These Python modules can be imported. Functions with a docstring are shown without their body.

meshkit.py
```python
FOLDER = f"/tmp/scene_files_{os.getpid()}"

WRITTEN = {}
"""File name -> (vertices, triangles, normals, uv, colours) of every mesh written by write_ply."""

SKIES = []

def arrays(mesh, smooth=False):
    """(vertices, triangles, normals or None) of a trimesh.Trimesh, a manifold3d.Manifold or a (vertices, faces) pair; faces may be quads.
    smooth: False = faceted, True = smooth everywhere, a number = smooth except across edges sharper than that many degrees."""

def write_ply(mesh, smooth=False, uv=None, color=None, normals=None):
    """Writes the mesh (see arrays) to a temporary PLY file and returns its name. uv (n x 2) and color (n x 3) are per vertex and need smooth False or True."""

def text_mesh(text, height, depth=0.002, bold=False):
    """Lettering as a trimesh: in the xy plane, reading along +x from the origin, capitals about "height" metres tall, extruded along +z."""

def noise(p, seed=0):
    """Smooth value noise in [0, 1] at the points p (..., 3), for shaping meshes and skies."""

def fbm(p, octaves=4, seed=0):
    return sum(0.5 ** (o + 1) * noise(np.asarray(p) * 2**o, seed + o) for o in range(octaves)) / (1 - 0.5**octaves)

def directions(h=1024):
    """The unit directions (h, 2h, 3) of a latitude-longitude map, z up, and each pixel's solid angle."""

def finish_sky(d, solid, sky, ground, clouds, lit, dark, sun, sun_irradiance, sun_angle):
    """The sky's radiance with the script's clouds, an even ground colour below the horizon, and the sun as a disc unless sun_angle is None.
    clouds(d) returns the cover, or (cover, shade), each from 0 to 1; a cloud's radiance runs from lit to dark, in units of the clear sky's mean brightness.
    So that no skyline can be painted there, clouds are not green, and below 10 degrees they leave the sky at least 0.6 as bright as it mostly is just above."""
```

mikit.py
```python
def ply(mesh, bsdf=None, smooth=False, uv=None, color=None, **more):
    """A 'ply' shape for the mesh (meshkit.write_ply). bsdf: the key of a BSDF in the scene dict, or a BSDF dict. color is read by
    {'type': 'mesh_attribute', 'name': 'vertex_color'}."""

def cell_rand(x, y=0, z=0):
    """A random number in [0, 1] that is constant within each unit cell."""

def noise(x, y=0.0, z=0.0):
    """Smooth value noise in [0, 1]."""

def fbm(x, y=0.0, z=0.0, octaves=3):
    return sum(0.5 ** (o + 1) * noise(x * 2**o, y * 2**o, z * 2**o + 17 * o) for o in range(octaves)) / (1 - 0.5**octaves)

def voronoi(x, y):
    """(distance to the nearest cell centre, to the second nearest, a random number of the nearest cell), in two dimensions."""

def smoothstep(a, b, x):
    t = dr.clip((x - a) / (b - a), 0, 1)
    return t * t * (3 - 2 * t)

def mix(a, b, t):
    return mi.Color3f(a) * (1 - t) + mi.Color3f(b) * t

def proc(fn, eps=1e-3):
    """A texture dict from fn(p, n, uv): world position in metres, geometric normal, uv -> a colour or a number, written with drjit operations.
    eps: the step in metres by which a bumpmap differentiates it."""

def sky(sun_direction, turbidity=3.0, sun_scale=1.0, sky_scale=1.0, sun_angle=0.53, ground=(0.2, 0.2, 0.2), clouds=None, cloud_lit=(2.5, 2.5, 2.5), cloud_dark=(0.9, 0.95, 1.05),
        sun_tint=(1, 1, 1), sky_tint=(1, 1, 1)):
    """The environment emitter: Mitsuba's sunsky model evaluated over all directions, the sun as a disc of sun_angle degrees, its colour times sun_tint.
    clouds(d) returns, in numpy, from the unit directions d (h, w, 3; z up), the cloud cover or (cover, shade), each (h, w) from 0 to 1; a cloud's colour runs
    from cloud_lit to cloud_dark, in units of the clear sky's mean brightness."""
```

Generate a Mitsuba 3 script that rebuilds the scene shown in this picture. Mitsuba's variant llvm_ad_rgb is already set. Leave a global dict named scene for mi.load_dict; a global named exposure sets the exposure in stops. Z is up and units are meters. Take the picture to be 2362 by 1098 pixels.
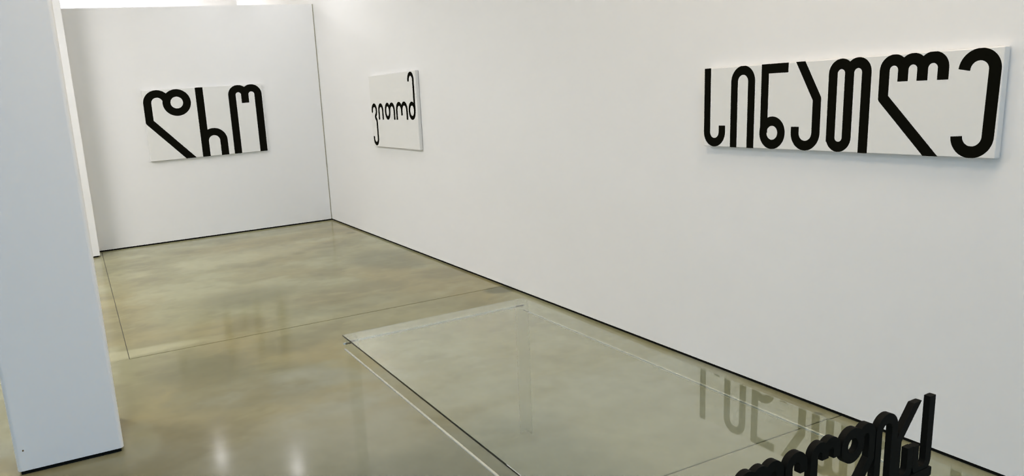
import math, random
import numpy as np, trimesh, manifold3d as m3, shapely, shapely.affinity
from shapely.geometry import LineString, Point, box as sbox
from shapely.ops import unary_union
import drjit as dr
import mitsuba as mi
import mikit
from mikit import noise, fbm, smoothstep, mix

T = mi.ScalarTransform4f
scene, labels = {"type": "scene"}, {}
exposure = 0.0

# ------------------------------------------------------------------ camera
# world: right-hand wall is the plane x = 0, the far wall the plane y = 0, the floor z = 0; the room lies at x < 0, y < 0
EYE = np.array([-3.1438, -9.6294, 1.6500])
FWD = np.array([0.390931, 0.896531, -0.208341])
UP = np.array([0.148184, 0.162096, 0.975585])
# the photograph is an off-centre crop: its optical centre lies left of and below the middle
scene["camera"] = {"type": "perspective", "fov": 69.750, "fov_axis": "x", "near_clip": 0.05, "far_clip": 100.0, "principal_point_offset_x": 0.10509, "principal_point_offset_y": -0.02505,
                   "to_world": T().look_at(origin=EYE.tolist(), target=(EYE + FWD).tolist(), up=UP.tolist())}

# ------------------------------------------------------------------ lights (track spots, plus added fill panels and window, built below)
CEIL = 4.2
WARM = np.array([0.985, 0.825, 0.645])   # colour of the added ceiling fill panels near the viewer
COOL = np.array([0.985, 0.965, 0.98])  # ... and of those further away
WINDOW_FILL = [0.4, 2.1, 4.4]         # cool fill from the unseen window added behind the viewer
SPOT = [125.0, 123.0, 124.0]         # lenses of the two track spotlights
# centre x, centre y, width, length, radiance
FILL_PANELS = [(-0.95, -8.7, 0.9, 1.8, 9.6 * WARM), (-2.3, -7.5, 0.8, 0.8, 23.0 * WARM), (-2.2, -3.4, 1.2, 2.0, 0.8 * COOL), (-0.9, -1.2, 0.8, 0.9, 9.4 * COOL),
          (-2.6, 3.7, 1.8, 1.0, 34.0 * COOL), (-5.2, -3.0, 1.6, 2.4, 17.3 * COOL)]  # unseen fill panels, added and balanced to light walls and pillar
SPOTS = [((-1.78, 0.97, 3.50), (-1.9, -5.0, 0.0)), ((-0.96, -0.39, 3.26), (-1.2, -4.5, 0.0))]

# ------------------------------------------------------------------ materials
def rgb(*c): return {"type": "rgb", "value": list(c)}
def lin(r, g, b): return [((c / 255 + 0.055) / 1.055) ** 2.4 if c > 10 else c / 255 / 12.92 for c in (r, g, b)]

scene["plaster"] = {"type": "twosided", "bsdf": {"type": "diffuse", "reflectance": rgb(0.80, 0.795, 0.785)}}
scene["ceiling_paint"] = {"type": "twosided", "bsdf": {"type": "diffuse", "reflectance": rgb(0.82, 0.81, 0.79)}}
scene["shadow_gap"] = {"type": "twosided", "bsdf": {"type": "diffuse", "reflectance": rgb(0.012, 0.012, 0.010)}}
scene["corner_gap"] = {"type": "twosided", "bsdf": {"type": "diffuse", "reflectance": rgb(0.50, 0.48, 0.34)}}
scene["joint_filler"] = {"type": "twosided", "bsdf": {"type": "diffuse", "reflectance": rgb(0.15, 0.145, 0.11)}}

def stain_or_reflection(p, cx, cy, rx, ry, w):
    """1 inside an uneven blot of concrete stains or painted reflections, 0 outside"""
    d = dr.sqrt(dr.square((p.x - cx) / rx) + dr.square((p.y - cy) / ry))
    return 1 - smoothstep(0.55, 1.25, d + (w - 0.5) * 1.3)

def concrete(p, n, uv):
    big = fbm(p.x * 0.9 + 3.1, p.y * 0.8 + 1.7, 0.0, 3)
    mid = fbm(p.x * 1.9 + 11.0, p.y * 2.4 + 5.0, 2.0, 5)
    wisp = fbm(p.x * 3.2 + 2.0 * big, p.y * 8.0 + 3.0 * mid, 7.0, 4)
    fine = fbm(p.x * 14.0, p.y * 11.0, 5.0, 3)
    c = mix([0.325, 0.288, 0.168], [0.305, 0.295, 0.192], smoothstep(0.38, 0.62, big))
    c = mix(c, [0.240, 0.222, 0.142], smoothstep(0.50, 0.72, mid) * 0.65)
    c = mix(c, [0.385, 0.385, 0.275], smoothstep(0.52, 0.74, 1 - mid) * 0.60)
    c = mix(c, [0.370, 0.350, 0.225], smoothstep(0.56, 0.78, wisp) * 0.35)
    c = mix(c, [0.255, 0.238, 0.155], smoothstep(0.58, 0.78, 1 - wisp) * 0.35)
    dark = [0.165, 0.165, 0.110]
    for cx, cy, rx, ry, a in ((-2.60, -4.95, 0.40, 0.32, 0.55), (-2.40, -5.45, 0.50, 0.40, 0.45), (-0.40, -2.85, 0.32, 0.50, 0.5), (-1.95, -4.80, 0.30, 0.22, 0.35),  # last blot on this line paints in the far canvas reflected in the floor
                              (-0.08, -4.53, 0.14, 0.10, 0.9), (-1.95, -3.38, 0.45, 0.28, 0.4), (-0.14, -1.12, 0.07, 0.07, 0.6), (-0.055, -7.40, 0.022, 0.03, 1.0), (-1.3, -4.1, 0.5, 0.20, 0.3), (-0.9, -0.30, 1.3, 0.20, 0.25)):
        c = mix(c, dark, stain_or_reflection(p, cx, cy, rx, ry, mid) * a)
    pale = [0.44, 0.425, 0.30]
    for cx, cy, rx, ry, a in ((-3.02, -4.33, 0.55, 0.09, 0.8), (-3.04, -5.85, 0.10, 0.26, 0.7), (-1.45, -1.5, 0.9, 0.45, 0.5), (-2.03, -6.65, 0.25, 0.15, 0.35), (-2.8, -1.7, 0.25, 0.22, 0.4)):
        c = mix(c, pale, stain_or_reflection(p, cx, cy, rx, ry, mid) * a)
    c = mix(c, [0.350, 0.365, 0.340], stain_or_reflection(p, -2.4, -7.35, 2.4, 1.55, mid) * 0.75)  # grey reflection of the space beyond, painted into the polished floor
    return c * mi.Color3f(0.745, 0.745, 0.65) * (0.95 + 0.10 * fine)

def concrete_rough(p, n, uv):
    return mi.Float(0.11 + 0.07 * fbm(p.x * 3.0, p.y * 3.0, 9.0, 3))

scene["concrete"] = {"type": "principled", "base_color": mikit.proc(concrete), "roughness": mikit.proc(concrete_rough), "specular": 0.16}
scene["canvas"] = {"type": "twosided", "bsdf": {"type": "diffuse", "reflectance": rgb(0.755, 0.75, 0.725)}}
scene["black_paint"] = {"type": "twosided", "bsdf": {"type": "diffuse", "reflectance": rgb(0.0060, 0.0060, 0.0040)}}
scene["black_letter"] = {"type": "principled", "base_color": rgb(0.0055, 0.0055, 0.0042), "roughness": 0.55, "specular": 0.05}
scene["acrylic"] = {"type": "dielectric", "int_ior": 1.49, "ext_ior": 1.000277, "specular_transmittance": rgb(0.98, 0.997, 0.955)}
scene["acrylic_sheet"] = {"type": "thindielectric", "int_ior": 1.16, "ext_ior": 1.0, "specular_transmittance": rgb(0.955, 0.96, 0.95)}
scene["edge_glint"] = {"type": "twosided", "bsdf": {"type": "diffuse", "reflectance": rgb(0.62, 0.61, 0.55)}}  # pale colour standing in for light caught along the polished edges
scene["lamp_metal"] = {"type": "principled", "base_color": rgb(0.7, 0.7, 0.7), "roughness": 0.4, "specular": 0.5}
scene["rust"] = {"type": "diffuse", "reflectance": rgb(0.16, 0.11, 0.05)}

# ------------------------------------------------------------------ helpers
def numbered(key):
    if key not in scene: return key
    n = 1
    while f"{key}_{n:03d}" in scene: n += 1
    return f"{key}_{n:03d}"

def obj(name, mesh, mat, parent=None, smooth=False, **more):
    key = numbered(f"{parent}__{name}" if parent else name)
    scene[key] = mikit.ply(mesh, mat, smooth=smooth, **more)
    return key

def struct(name, mesh, mat, parent=None, label=None, **more):
    key = obj(name, mesh, mat, parent, **more)
    if not parent:
        labels[key] = {"kind": "structure"}
        if label: labels[key]["label"] = label
    return key

def block(x0, x1, y0, y1, z0, z1):
    m = trimesh.creation.box((x1 - x0, y1 - y0, z1 - z0)); m.apply_translation(((x0 + x1) / 2, (y0 + y1) / 2, (z0 + z1) / 2)); return m

def join(*ms): return trimesh.util.concatenate(ms)

def rounded_block(x0, x1, y0, y1, z0, z1, r, seg=10):
    """a block whose four upright edges are rounded"""
    p = sbox(x0 + r, y0 + r, x1 - r, y1 - r).buffer(r, quad_segs=seg)
    m = trimesh.creation.extrude_polygon(p, z1 - z0, engine="earcut"); m.apply_translation((0, 0, z0)); return m

def slab_mesh(x0, x1, y0, y1, z0, z1, c=0.002):
    """a slab with a chamfered top rim"""
    v = [(x0, y0, z0), (x1, y0, z0), (x1, y1, z0), (x0, y1, z0), (x0, y0, z1 - c), (x1, y0, z1 - c), (x1, y1, z1 - c), (x0, y1, z1 - c),
         (x0 + c, y0 + c, z1), (x1 - c, y0 + c, z1), (x1 - c, y1 - c, z1), (x0 + c, y1 - c, z1)]
    f = [(0, 3, 2, 1)] + [(a, (a + 1) % 4, 4 + (a + 1) % 4, 4 + a) for a in range(4)] + [(4 + a, 4 + (a + 1) % 4, 8 + (a + 1) % 4, 8 + a) for a in range(4)] + [(8, 9, 10, 11)]
    return np.array(v), np.array(f)

# ------------------------------------------------------------------ the room shell
XL, XR, YN, YF = -7.2, 0.0, -13.0, 4.445
GAP = 0.018          # recessed black reveal between every wall and the floor
BACK_TOP = 2.870     # the far wall is a partition that stops short of the ceiling

fl = struct("floor", block(XL - 0.1, 0.14, YN - 0.1, YF + 0.1, -0.08, -0.006), "joint_filler", label="polished greenish beige concrete floor with saw-cut joints")
JX, JA, JC, j = -2.997, -4.456, -7.466, 0.0026
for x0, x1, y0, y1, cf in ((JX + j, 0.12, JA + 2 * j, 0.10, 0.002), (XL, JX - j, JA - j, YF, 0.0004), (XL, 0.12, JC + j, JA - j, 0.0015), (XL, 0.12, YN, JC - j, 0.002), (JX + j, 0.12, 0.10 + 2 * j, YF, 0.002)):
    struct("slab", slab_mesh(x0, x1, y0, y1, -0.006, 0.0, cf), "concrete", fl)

struct("wall_right", block(0.0, 0.12, YN, YF, GAP, CEIL), "plaster")
struct("trim_1", block(0.010, 0.10, YN, YF, 0.0, GAP), "shadow_gap")
struct("wall_back", block(-3.022, -0.014, 0.0, 0.14, GAP, BACK_TOP), "plaster", label="white partition wall at the far end, stopping short of the ceiling")
struct("trim_2", block(-3.02, -0.016, 0.012, 0.12, 0.0, GAP), "shadow_gap")
struct("trim_3", block(-0.0135, -0.0005, 0.016, 0.11, GAP, BACK_TOP), "corner_gap")
struct("wall_left", rounded_block(-5.2, -3.023, -0.325, 0.14, GAP, CEIL, 0.006), "plaster", label="short white wall return left of the far wall", smooth=40)
struct("trim_4", block(-5.18, -3.045, -0.303, 0.12, 0.0, GAP), "shadow_gap")
struct("wall_beyond", block(XL, 0.0, YF, YF + 0.12, 0.0, CEIL), "plaster")
struct("wall_outer", block(XL - 0.12, XL, YN, YF + 0.12, 0.0, CEIL), "plaster")
struct("ceiling", block(XL, 0.12, YN, YF + 0.12, CEIL, CEIL + 0.12), "ceiling_paint")

# pillar in the left foreground, its upright corners softly rounded, standing on a recessed plinth
PX0, PX1, PY0, PY1 = -3.604, -3.127, -5.925, -5.46
struct("pillar", rounded_block(PX0, PX1, PY0, PY1, 0.022, CEIL, 0.022), "plaster", label="square white pillar in the left foreground with a black gap at its foot", smooth=40)
struct("trim_5", block(PX0 + 0.014, PX1 - 0.014, PY0 + 0.014, PY1 - 0.014, 0.0, 0.022), "shadow_gap")

# wall behind the viewer; its unseen window is added fill for the pillar's face
WX0, WX1, WZ0, WZ1 = -5.4, -2.7, 0.5, 3.0
struct("wall_near", join(block(XL, WX0, YN - 0.12, YN, 0, CEIL), block(WX1, 0.12, YN - 0.12, YN, 0, CEIL), block(WX0, WX1, YN - 0.12, YN, 0, WZ0), block(WX0, WX1, YN - 0.12, YN, WZ1, CEIL)), "plaster")
wn = struct("fill_window_1", join(block(WX0, WX0 + 0.06, YN - 0.1, YN - 0.02, WZ0, WZ1), block(WX1 - 0.06, WX1, YN - 0.1, YN - 0.02, WZ0, WZ1), block(WX0, WX1, YN - 0.1, YN - 0.02, WZ0, WZ0 + 0.06), block(WX0, WX1, YN - 0.1, YN - 0.02, WZ1 - 0.06, WZ1), block(-4.08, -4.02, YN - 0.1, YN - 0.02, WZ0, WZ1)), "lamp_metal")
for a, b in ((WX0 + 0.06, -4.08), (-4.02, WX1 - 0.06)):
    pane = (np.array([(a, YN - 0.06, WZ0 + 0.06), (a, YN - 0.06, WZ1 - 0.06), (b, YN - 0.06, WZ1 - 0.06), (b, YN - 0.06, WZ0 + 0.06)]), np.array([(0, 3, 2, 1)])[:, ::-1])
    obj("pane", pane, "plaster", wn, emitter={"type": "area", "radiance": rgb(*WINDOW_FILL)})

# ------------------------------------------------------------------ added ceiling fill panels, then track spotlights
PANEL_PLACES = ("close to the right wall above the wide canvas", "in front of the square pillar, small and square", "over the middle of the gallery floor", "in the corner above the squarish canvas",
                "beyond the partition wall at the far end", "in the side room left of the pillar")
for n, (cx, cy, w, l, power) in enumerate(FILL_PANELS):
    t = f"fill_panel_{n:03d}" if n else "fill_panel"
    outer, inner = sbox(cx - w / 2 - 0.04, cy - l / 2 - 0.04, cx + w / 2 + 0.04, cy + l / 2 + 0.04), sbox(cx - w / 2, cy - l / 2, cx + w / 2, cy + l / 2)
    fr = trimesh.creation.extrude_polygon(outer.difference(inner), 0.05, engine="earcut"); fr.apply_translation((0, 0, CEIL - 0.05))
    obj("frame", fr, "lamp_metal", t)
    z = CEIL - 0.03
    d = (np.array([(cx - w / 2, cy - l / 2, z), (cx - w / 2, cy + l / 2, z), (cx + w / 2, cy + l / 2, z), (cx + w / 2, cy - l / 2, z)]), np.array([(0, 1, 2, 3)]))
    obj("diffuser", d, "ceiling_paint", t, emitter={"type": "area", "radiance": rgb(*power)})
    labels[t] = {"label": "added fill light panel on the ceiling " + PANEL_PLACES[n], "category": "ceiling light", "group": "added fill panels"}

def frame_to(a, b):
    z = np.array(b, float) - a; z /= np.linalg.norm(z); x = np.cross([0.1, 0.2, 1.0], z); x /= np.linalg.norm(x)
    m = np.eye(4); m[:3, 0], m[:3, 1], m[:3, 2], m[:3, 3] = x, np.cross(z, x), z, a; return m

for n, (at, to) in enumerate(SPOTS):
    t = f"spotlight_{n:03d}" if n else "spotlight"
    prof = [(0.0, -0.16), (0.035, -0.16), (0.05, -0.14), (0.055, -0.01), (0.055, 0.012), (0.050, 0.012), (0.048, -0.004), (0.0, -0.004)]
    body = trimesh.creation.revolve(np.array(prof), sections=28); body.apply_transform(frame_to(np.array(at), to))
    obj("housing", body, "lamp_metal", t, smooth=35)
    top = np.array(at) - 0.08 * frame_to(np.array(at), to)[:3, 2]
    obj("stem", trimesh.creation.cylinder(0.012, segment=[top, (top[0], top[1], CEIL)], sections=14), "lamp_metal", t, smooth=35)
    lens = trimesh.creation.revolve(np.array([(0.0, 0.0), (0.040, 0.0)]), sections=28); lens.apply_transform(frame_to(np.array(at), to))
    if (lens.face_normals @ frame_to(np.array(at), to)[:3, 2]).mean() < 0: lens.invert()
    obj("lens", lens, "lamp_metal", t, emitter={"type": "area", "radiance": rgb(*SPOT)})
    labels[t] = {"label": "small track spotlight on a stem, " + ("near the far wall's top" if n else "beyond the partition wall"), "category": "spotlight"}

# ------------------------------------------------------------------ lettering: strokes with flat ends along a centre line of straights and arcs
def arc(cx, cy, r, a0, a1, n=28, ry=None):
    return [(cx + r * math.cos(math.radians(a0 + (a1 - a0) * k / n)), cy + (ry or r) * math.sin(math.radians(a0 + (a1 - a0) * k / n))) for k in range(n + 1)]

def stroke(pts, w): return LineString(pts).buffer(w / 2, cap_style="flat", join_style="round", quad_segs=10)
def ring(cx, cy, r, w, ry=None):
    ry = ry or r
    e = lambda k: shapely.Polygon(arc(cx, cy, r + k * w / 2, 0, 360, 64, ry + k * w / 2))
    return e(1).difference(e(-1))

def scaled(shape, a, b): return shapely.affinity.scale(shape, a, b, origin=(0, 0))

def extrude(shape, depth):
    shape = shape.buffer(0)
    return join(*[trimesh.creation.extrude_polygon(g, depth, engine="earcut") for g in getattr(shape, "geoms", [shape])])

def glyphs_light():      # the seven letters of the wide painting, 1.565 m x 0.417 m
    w, h, m, G = 0.046, 0.417, 0.023, []
    G.append(stroke([(.022, h), (.022, .079)] + arc(.078, .079, .056, 180, 360) + [(.134, .113)], w))
    G.append(stroke([(.218, 0), (.218, .337)] + arc(.2765, .337, .0585, 180, 0) + [(.335, 0)], w))
    G.append(unary_union([stroke([(.566, h - m), (.423, h - m)], w), stroke([(.423, h), (.423, .08)], w), ring(.477, .0805, .0575, w)]))
    G.append(stroke([(.620, .447), (.739, .242), (.739, .08)] + arc(.6785, .0835, .0605, 0, -180) + [(.618, .112)], w).intersection(sbox(0, 0, 2, h)))
    G.append(unary_union([stroke([(.822, .045), (.822, .351)] + arc(.8645, .351, .0425, 180, 0) + [(.907, .066)] + arc(.8645, .066, .0425, 0, -180), w),
                          stroke([(.907, .2), (.907, .351)] + arc(.950, .351, .043, 180, 0) + [(.993, 0)], w)]))
    G.append(unary_union([stroke([(1.327, -.02), (1.0785, .238), (1.0785, .352)] + arc(1.121, .352, .0425, 180, 0) + [(1.1635, .305)], w).intersection(sbox(0, 0, 2, h)),
                          stroke([(1.1635, .33), (1.1635, .352)] + arc(1.206, .352, .0425, 180, 0) + [(1.2485, .305)], w),
                          stroke([(1.2485, .33), (1.2485, .352)] + arc(1.292, .352, .0435, 180, 0) + [(1.3355, .305)], w)]))
    G.append(stroke([(1.419, .338)] + arc(1.478, .336, .0585, 180, 0)[1:] + [(1.532, .083)] + arc(1.471, .083, .061, 0, -180), w))
    return G

def glyphs_time():       # the three letters of the far painting, 1.440 m x 0.885 m
    w, h = 0.092, 0.882
    d = unary_union([stroke([(.505, -.03), (.046, .490), (.046, .72)] + arc(.160, .72, .114, 180, 25, 36), w).intersection(sbox(-1, 0, 2, h)), ring(.387, .712, .120, w)])
    r = unary_union([stroke([(.665, 0), (.665, h)], w), stroke([(.665, .20)] + arc(.781, .195, .116, 180, 0)[1:] + [(.897, 0)], w)])
    o = unary_union([stroke([(1.060, 0), (1.060, .757)] + arc(1.140, .757, .080, 180, 0) + [(1.220, .650)], w), stroke([(1.220, .70), (1.220, .753)] + arc(1.304, .753, .084, 180, 0) + [(1.388, 0)], w)])
    return [d, r, o]

def glyphs_as_if():      # the five letters of the small painting in the corner, 1.35 m x 0.79 m; x-height between .305 and .487
    w = 0.040
    v = stroke([(-.068, .405)] + arc(.000, .400, .068, 180, 0, ry=.066) + [(.060, .372), (.026, .340), (.026, .330), (.060, .300), (.066, .270), (.066, .095)] + arc(.000, .095, .066, 0, -180, ry=.064) + [(-.066, .115)], w)
    i = stroke([(.150, .305), (.150, .405)] + arc(.2095, .405, .0595, 180, 0) + [(.269, .305)], w)
    t = unary_union([ring(.420, .396, .062, w, .072), stroke([(.482, .40)] + arc(.550, .400, .068, 180, 0) + [(.618, .305)], w)])
    o = unary_union([stroke([(.692, .305), (.692, .400)] + arc(.763, .400, .071, 180, 0) + [(.834, .350)], w), stroke([(.834, .38), (.834, .400)] + arc(.906, .400, .072, 180, 0) + [(.978, .305)], w)])
    m = unary_union([ring(1.115, .396, .070, w, .072), stroke([(1.185, .396), (1.185, .700)] + arc(1.122, .700, .063, 0, 180, ry=.064) + [(1.059, .690)], w)])
    return [v, i, t, o, m]

def painting(glyphs, u0, u1, h, to_world, thick, label):
    """stretched canvas with softly rounded rim; local x to the right, y up, z out of the wall (from 0 to thick)"""
    t = numbered("painting__canvas").split("__")[0] if "painting__canvas" not in scene else None
    n = sum(k.endswith("__canvas") for k in scene)
    t = f"painting_{n:03d}" if n else "painting"
    r = 0.004
    body = m3.Manifold.batch_hull([m3.Manifold.sphere(r, 12).translate((x, y, z)) for x in (u0 + r, u1 - r) for y in (r, h - r) for z in (r, thick - r)])
    mesh = body.to_mesh(); cm = trimesh.Trimesh(mesh.vert_properties[:, :3], mesh.tri_verts); cm.apply_transform(to_world)
    obj("canvas", cm, "canvas", t, smooth=35)
    for g in glyphs:
        q = extrude(g.intersection(sbox(u0, 0, u1, h)), 0.0012); q.apply_translation((0, 0, thick - 0.0003)); q.apply_transform(to_world)
        obj("letter", q, "black_paint", t)
    labels[t] = {"label": label, "category": "painting"}
    return t

def on_right(y, z, tilt=0.0):  # local x runs towards the viewer (-y), z out of the wall (-x)
    m = np.array([[0, 0, -1, -0.003], [-1, 0, 0, y], [0, 1, 0, z], [0, 0, 0, 1]], float)
    return m @ trimesh.transformations.rotation_matrix(tilt, (0, 0, 1))
def on_back(x, z, tilt=0.0):
    m = np.array([[1, 0, 0, x], [0, 0, -1, -0.003], [0, 1, 0, z], [0, 0, 0, 1]], float)
    return m @ trimesh.transformations.rotation_matrix(tilt, (0, 0, 1))

painting([scaled(g, 0.886, 0.974) for g in glyphs_light()], -0.004, 1.387, 0.406, on_right(-6.646, 1.2585), 0.034, "wide white canvas with seven thick black Georgian letters on the right wall")
painting([scaled(g, 1.021, 0.972) for g in glyphs_time()], -0.004, 1.471, 0.860, on_back(-2.275, 1.039), 0.029, "white canvas with three heavy black Georgian letters on the far wall")
painting([scaled(g, 0.888, 0.970) for g in glyphs_as_if()], -0.100, 1.113, 0.768, on_right(-1.950, 1.090), 0.034, "squarish white canvas with thin black Georgian letters and long hooks, near the corner")

# ------------------------------------------------------------------ clear acrylic table
TX0, TX1, TY0, TY1, TZ = -2.222, -1.318, -9.00, -6.798, 0.672
SHEET, RAIL, SIDE, END, LEG, AIR = 0.007, 0.008, 0.064, 0.043, 0.042, 0.0006
def mbox(x0, x1, y0, y1, z0, z1): return m3.Manifold.cube((x1 - x0, y1 - y0, z1 - z0)).translate((x0, y0, z0))
tb, c = "table", 0.0010
top = m3.Manifold.batch_hull([mbox(TX0 + c, TX1 - c, TY0 + c, TY1 - c, TZ - SHEET, TZ), mbox(TX0, TX1, TY0, TY1, TZ - SHEET + c, TZ - c)])
obj("tabletop", top, "acrylic", tb)
zt = TZ - SHEET - AIR
def sheet(x0, x1, y0, y1, z0, z1):     # one pane of clear acrylic in its middle plane
    return (np.array([(x0, y0, z0), (x1, y1, z0), (x1, y1, z1), (x0, y0, z1)]), np.array([(0, 1, 2, 3)]))
for x0, x1, y0, y1, d in ((TX0, TX0 + RAIL, TY0 + RAIL + AIR, TY1 - RAIL - AIR, SIDE), (TX1 - RAIL, TX1, TY0 + RAIL + AIR, TY1 - RAIL - AIR, SIDE), (TX0, TX1, TY1 - RAIL, TY1, END), (TX0, TX1, TY0, TY0 + RAIL, END)):
    EH = 0.0045 if d == SIDE else 0.008
    mx, my = (x0 + x1) / 2, (y0 + y1) / 2
    r = obj("rail", sheet(mx, mx, y0, y1, TZ - d + EH, zt) if d == SIDE else sheet(x0, x1, my, my, TZ - d + EH, zt), "acrylic_sheet", tb)
    obj("edge", block(x0, x1, y0, y1, TZ - d, TZ - d + EH - 0.0002), "edge_glint", r)     # the rail's lower edge, the light it catches painted pale, 8 mm thick
for x in (TX0 + RAIL + AIR, TX1 - RAIL - LEG - AIR):
    for y in (TY1 - RAIL - LEG - AIR, TY0 + RAIL + AIR):
        q = np.array([(x, y), (x + LEG, y), (x + LEG, y + LEG), (x, y + LEG)])      # a square tube, open at both ends
        v = np.array([(a, b_, z) for z in (0.0, zt) for a, b_ in q]); f = np.array([(k, (k + 1) % 4, 4 + (k + 1) % 4, 4 + k) for k in range(4)])
        obj("leg", (v, f), "acrylic_sheet", tb)
labels[tb] = {"label": "low clear acrylic table with square legs, standing along the right wall", "category": "table"}

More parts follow.
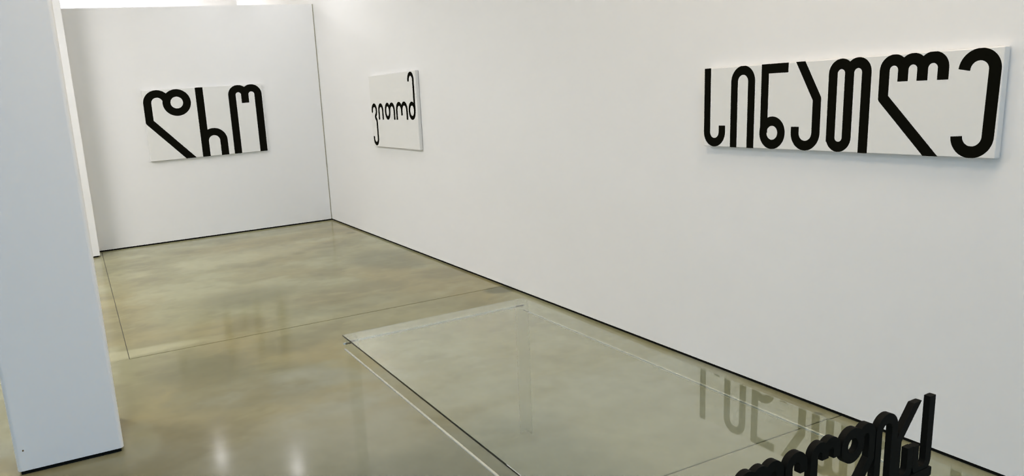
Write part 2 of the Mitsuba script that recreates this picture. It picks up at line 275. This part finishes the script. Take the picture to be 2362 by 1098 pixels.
# ------------------------------------------------------------------ free-standing black word on the table, seen from behind
def glyphs_secret():     # eight letters, read from the far side (local x grows to the viewer's left), h = top
    w, h = 0.0215, 0.193
    m = w / 2
    s = stroke([(.011, h), (.011, .045)] + arc(.036, .045, .025, 180, 360) + [(.061, .088)], w)
    a = stroke([(.064, h + .013), (.138, .118), (.138, .050)] + arc(.1135, .045, .0245, 0, -180) + [(.089, .090)], w).intersection(sbox(-1, 0, 2, h))
    i = stroke([(.157, .015), (.157, h - m - .0285)] + arc(.1855, h - m - .0285, .0285, 180, 0) + [(.214, .015)], w)
    d = unary_union([stroke([(.341, -.012), (.239, .108), (.239, .160)] + arc(.2595, .160, .0205, 180, 0), w).intersection(sbox(-1, 0.01, 2, h)), ring(.305, .154, .0275, w)])
    u = unary_union([stroke([(.360, .145), (.360, .163)] + arc(.379, .163, .019, 180, 0) + [(.398, .150)], w),
                     stroke([(.398, .155), (.398, .163)] + arc(.4155, .163, .0175, 180, 0) + [(.433, .045)] + arc(.409, .045, .024, 0, -180) + [(.385, .06)], w)])
    e = unary_union([stroke([(.458, .143), (.458, .158)] + arc(.4805, .158, .0225, 180, 0) + [(.503, .05)], w), ring(.476, .048, .027, w)])
    l = unary_union([stroke([(.625, -.012), (.523, .108), (.523, .163)] + arc(.542, .163, .019, 180, 0) + [(.561, .145)], w).intersection(sbox(-1, 0.01, 2, h)),
                     stroke([(.561, .15), (.561, .163)] + arc(.5795, .163, .0185, 180, 0) + [(.598, .145)], w), stroke([(.598, .15), (.598, .163)] + arc(.6165, .163, .0185, 180, 0) + [(.635, .145)], w)])
    o = unary_union([stroke([(.668, .015), (.668, .163)] + arc(.6865, .163, .0185, 180, 0) + [(.705, .135)], w), stroke([(.705, .15), (.705, .163)] + arc(.7235, .163, .0185, 180, 0) + [(.742, .015)], w)])
    return [s, a, i, d, u, e, l, o]

WORD_X, WORD_Y, DEPTH, YAW = -1.3945, -8.6586, 0.014, 0.0415
back = np.array([[-math.cos(YAW), 0, -math.sin(YAW), WORD_X], [-math.sin(YAW), 0, math.cos(YAW), WORD_Y], [0, 1, 0, TZ], [0, 0, 0, 1]], float)
sc = "letter_sculpture"
base = extrude(sbox(0.0, 0.0, 0.782, 0.024).buffer(-0.004).buffer(0.004, quad_segs=4), 0.020); base.apply_translation((0, 0, -0.0025)); base.apply_transform(back)
obj("base", base, "black_letter", sc, smooth=30)
for g, shift in zip(glyphs_secret(), (0.002, -0.004, -0.006, -0.006, -0.008, 0.0, 0.007, 0.008)):
    q = extrude(shapely.affinity.translate(scaled(g, 1.022, 1.0645), shift), DEPTH); q.apply_transform(back)
    obj("letter", q, "black_letter", sc, smooth=30)
labels[sc] = {"label": "black cut-out word of Georgian letters standing on the clear table, seen from behind", "category": "sculpture"}

# ------------------------------------------------------------------ small marks
nail = trimesh.creation.icosphere(2, 0.0042); nail.apply_scale((0.9, 0.5, 1.1)); nail.apply_translation((-3.565, PY0 - 0.0006, 0.125))
obj("nail", nail, "rust", None, smooth=True); labels["nail"] = {"label": "small brown nail head low on the white pillar", "category": "nail"}
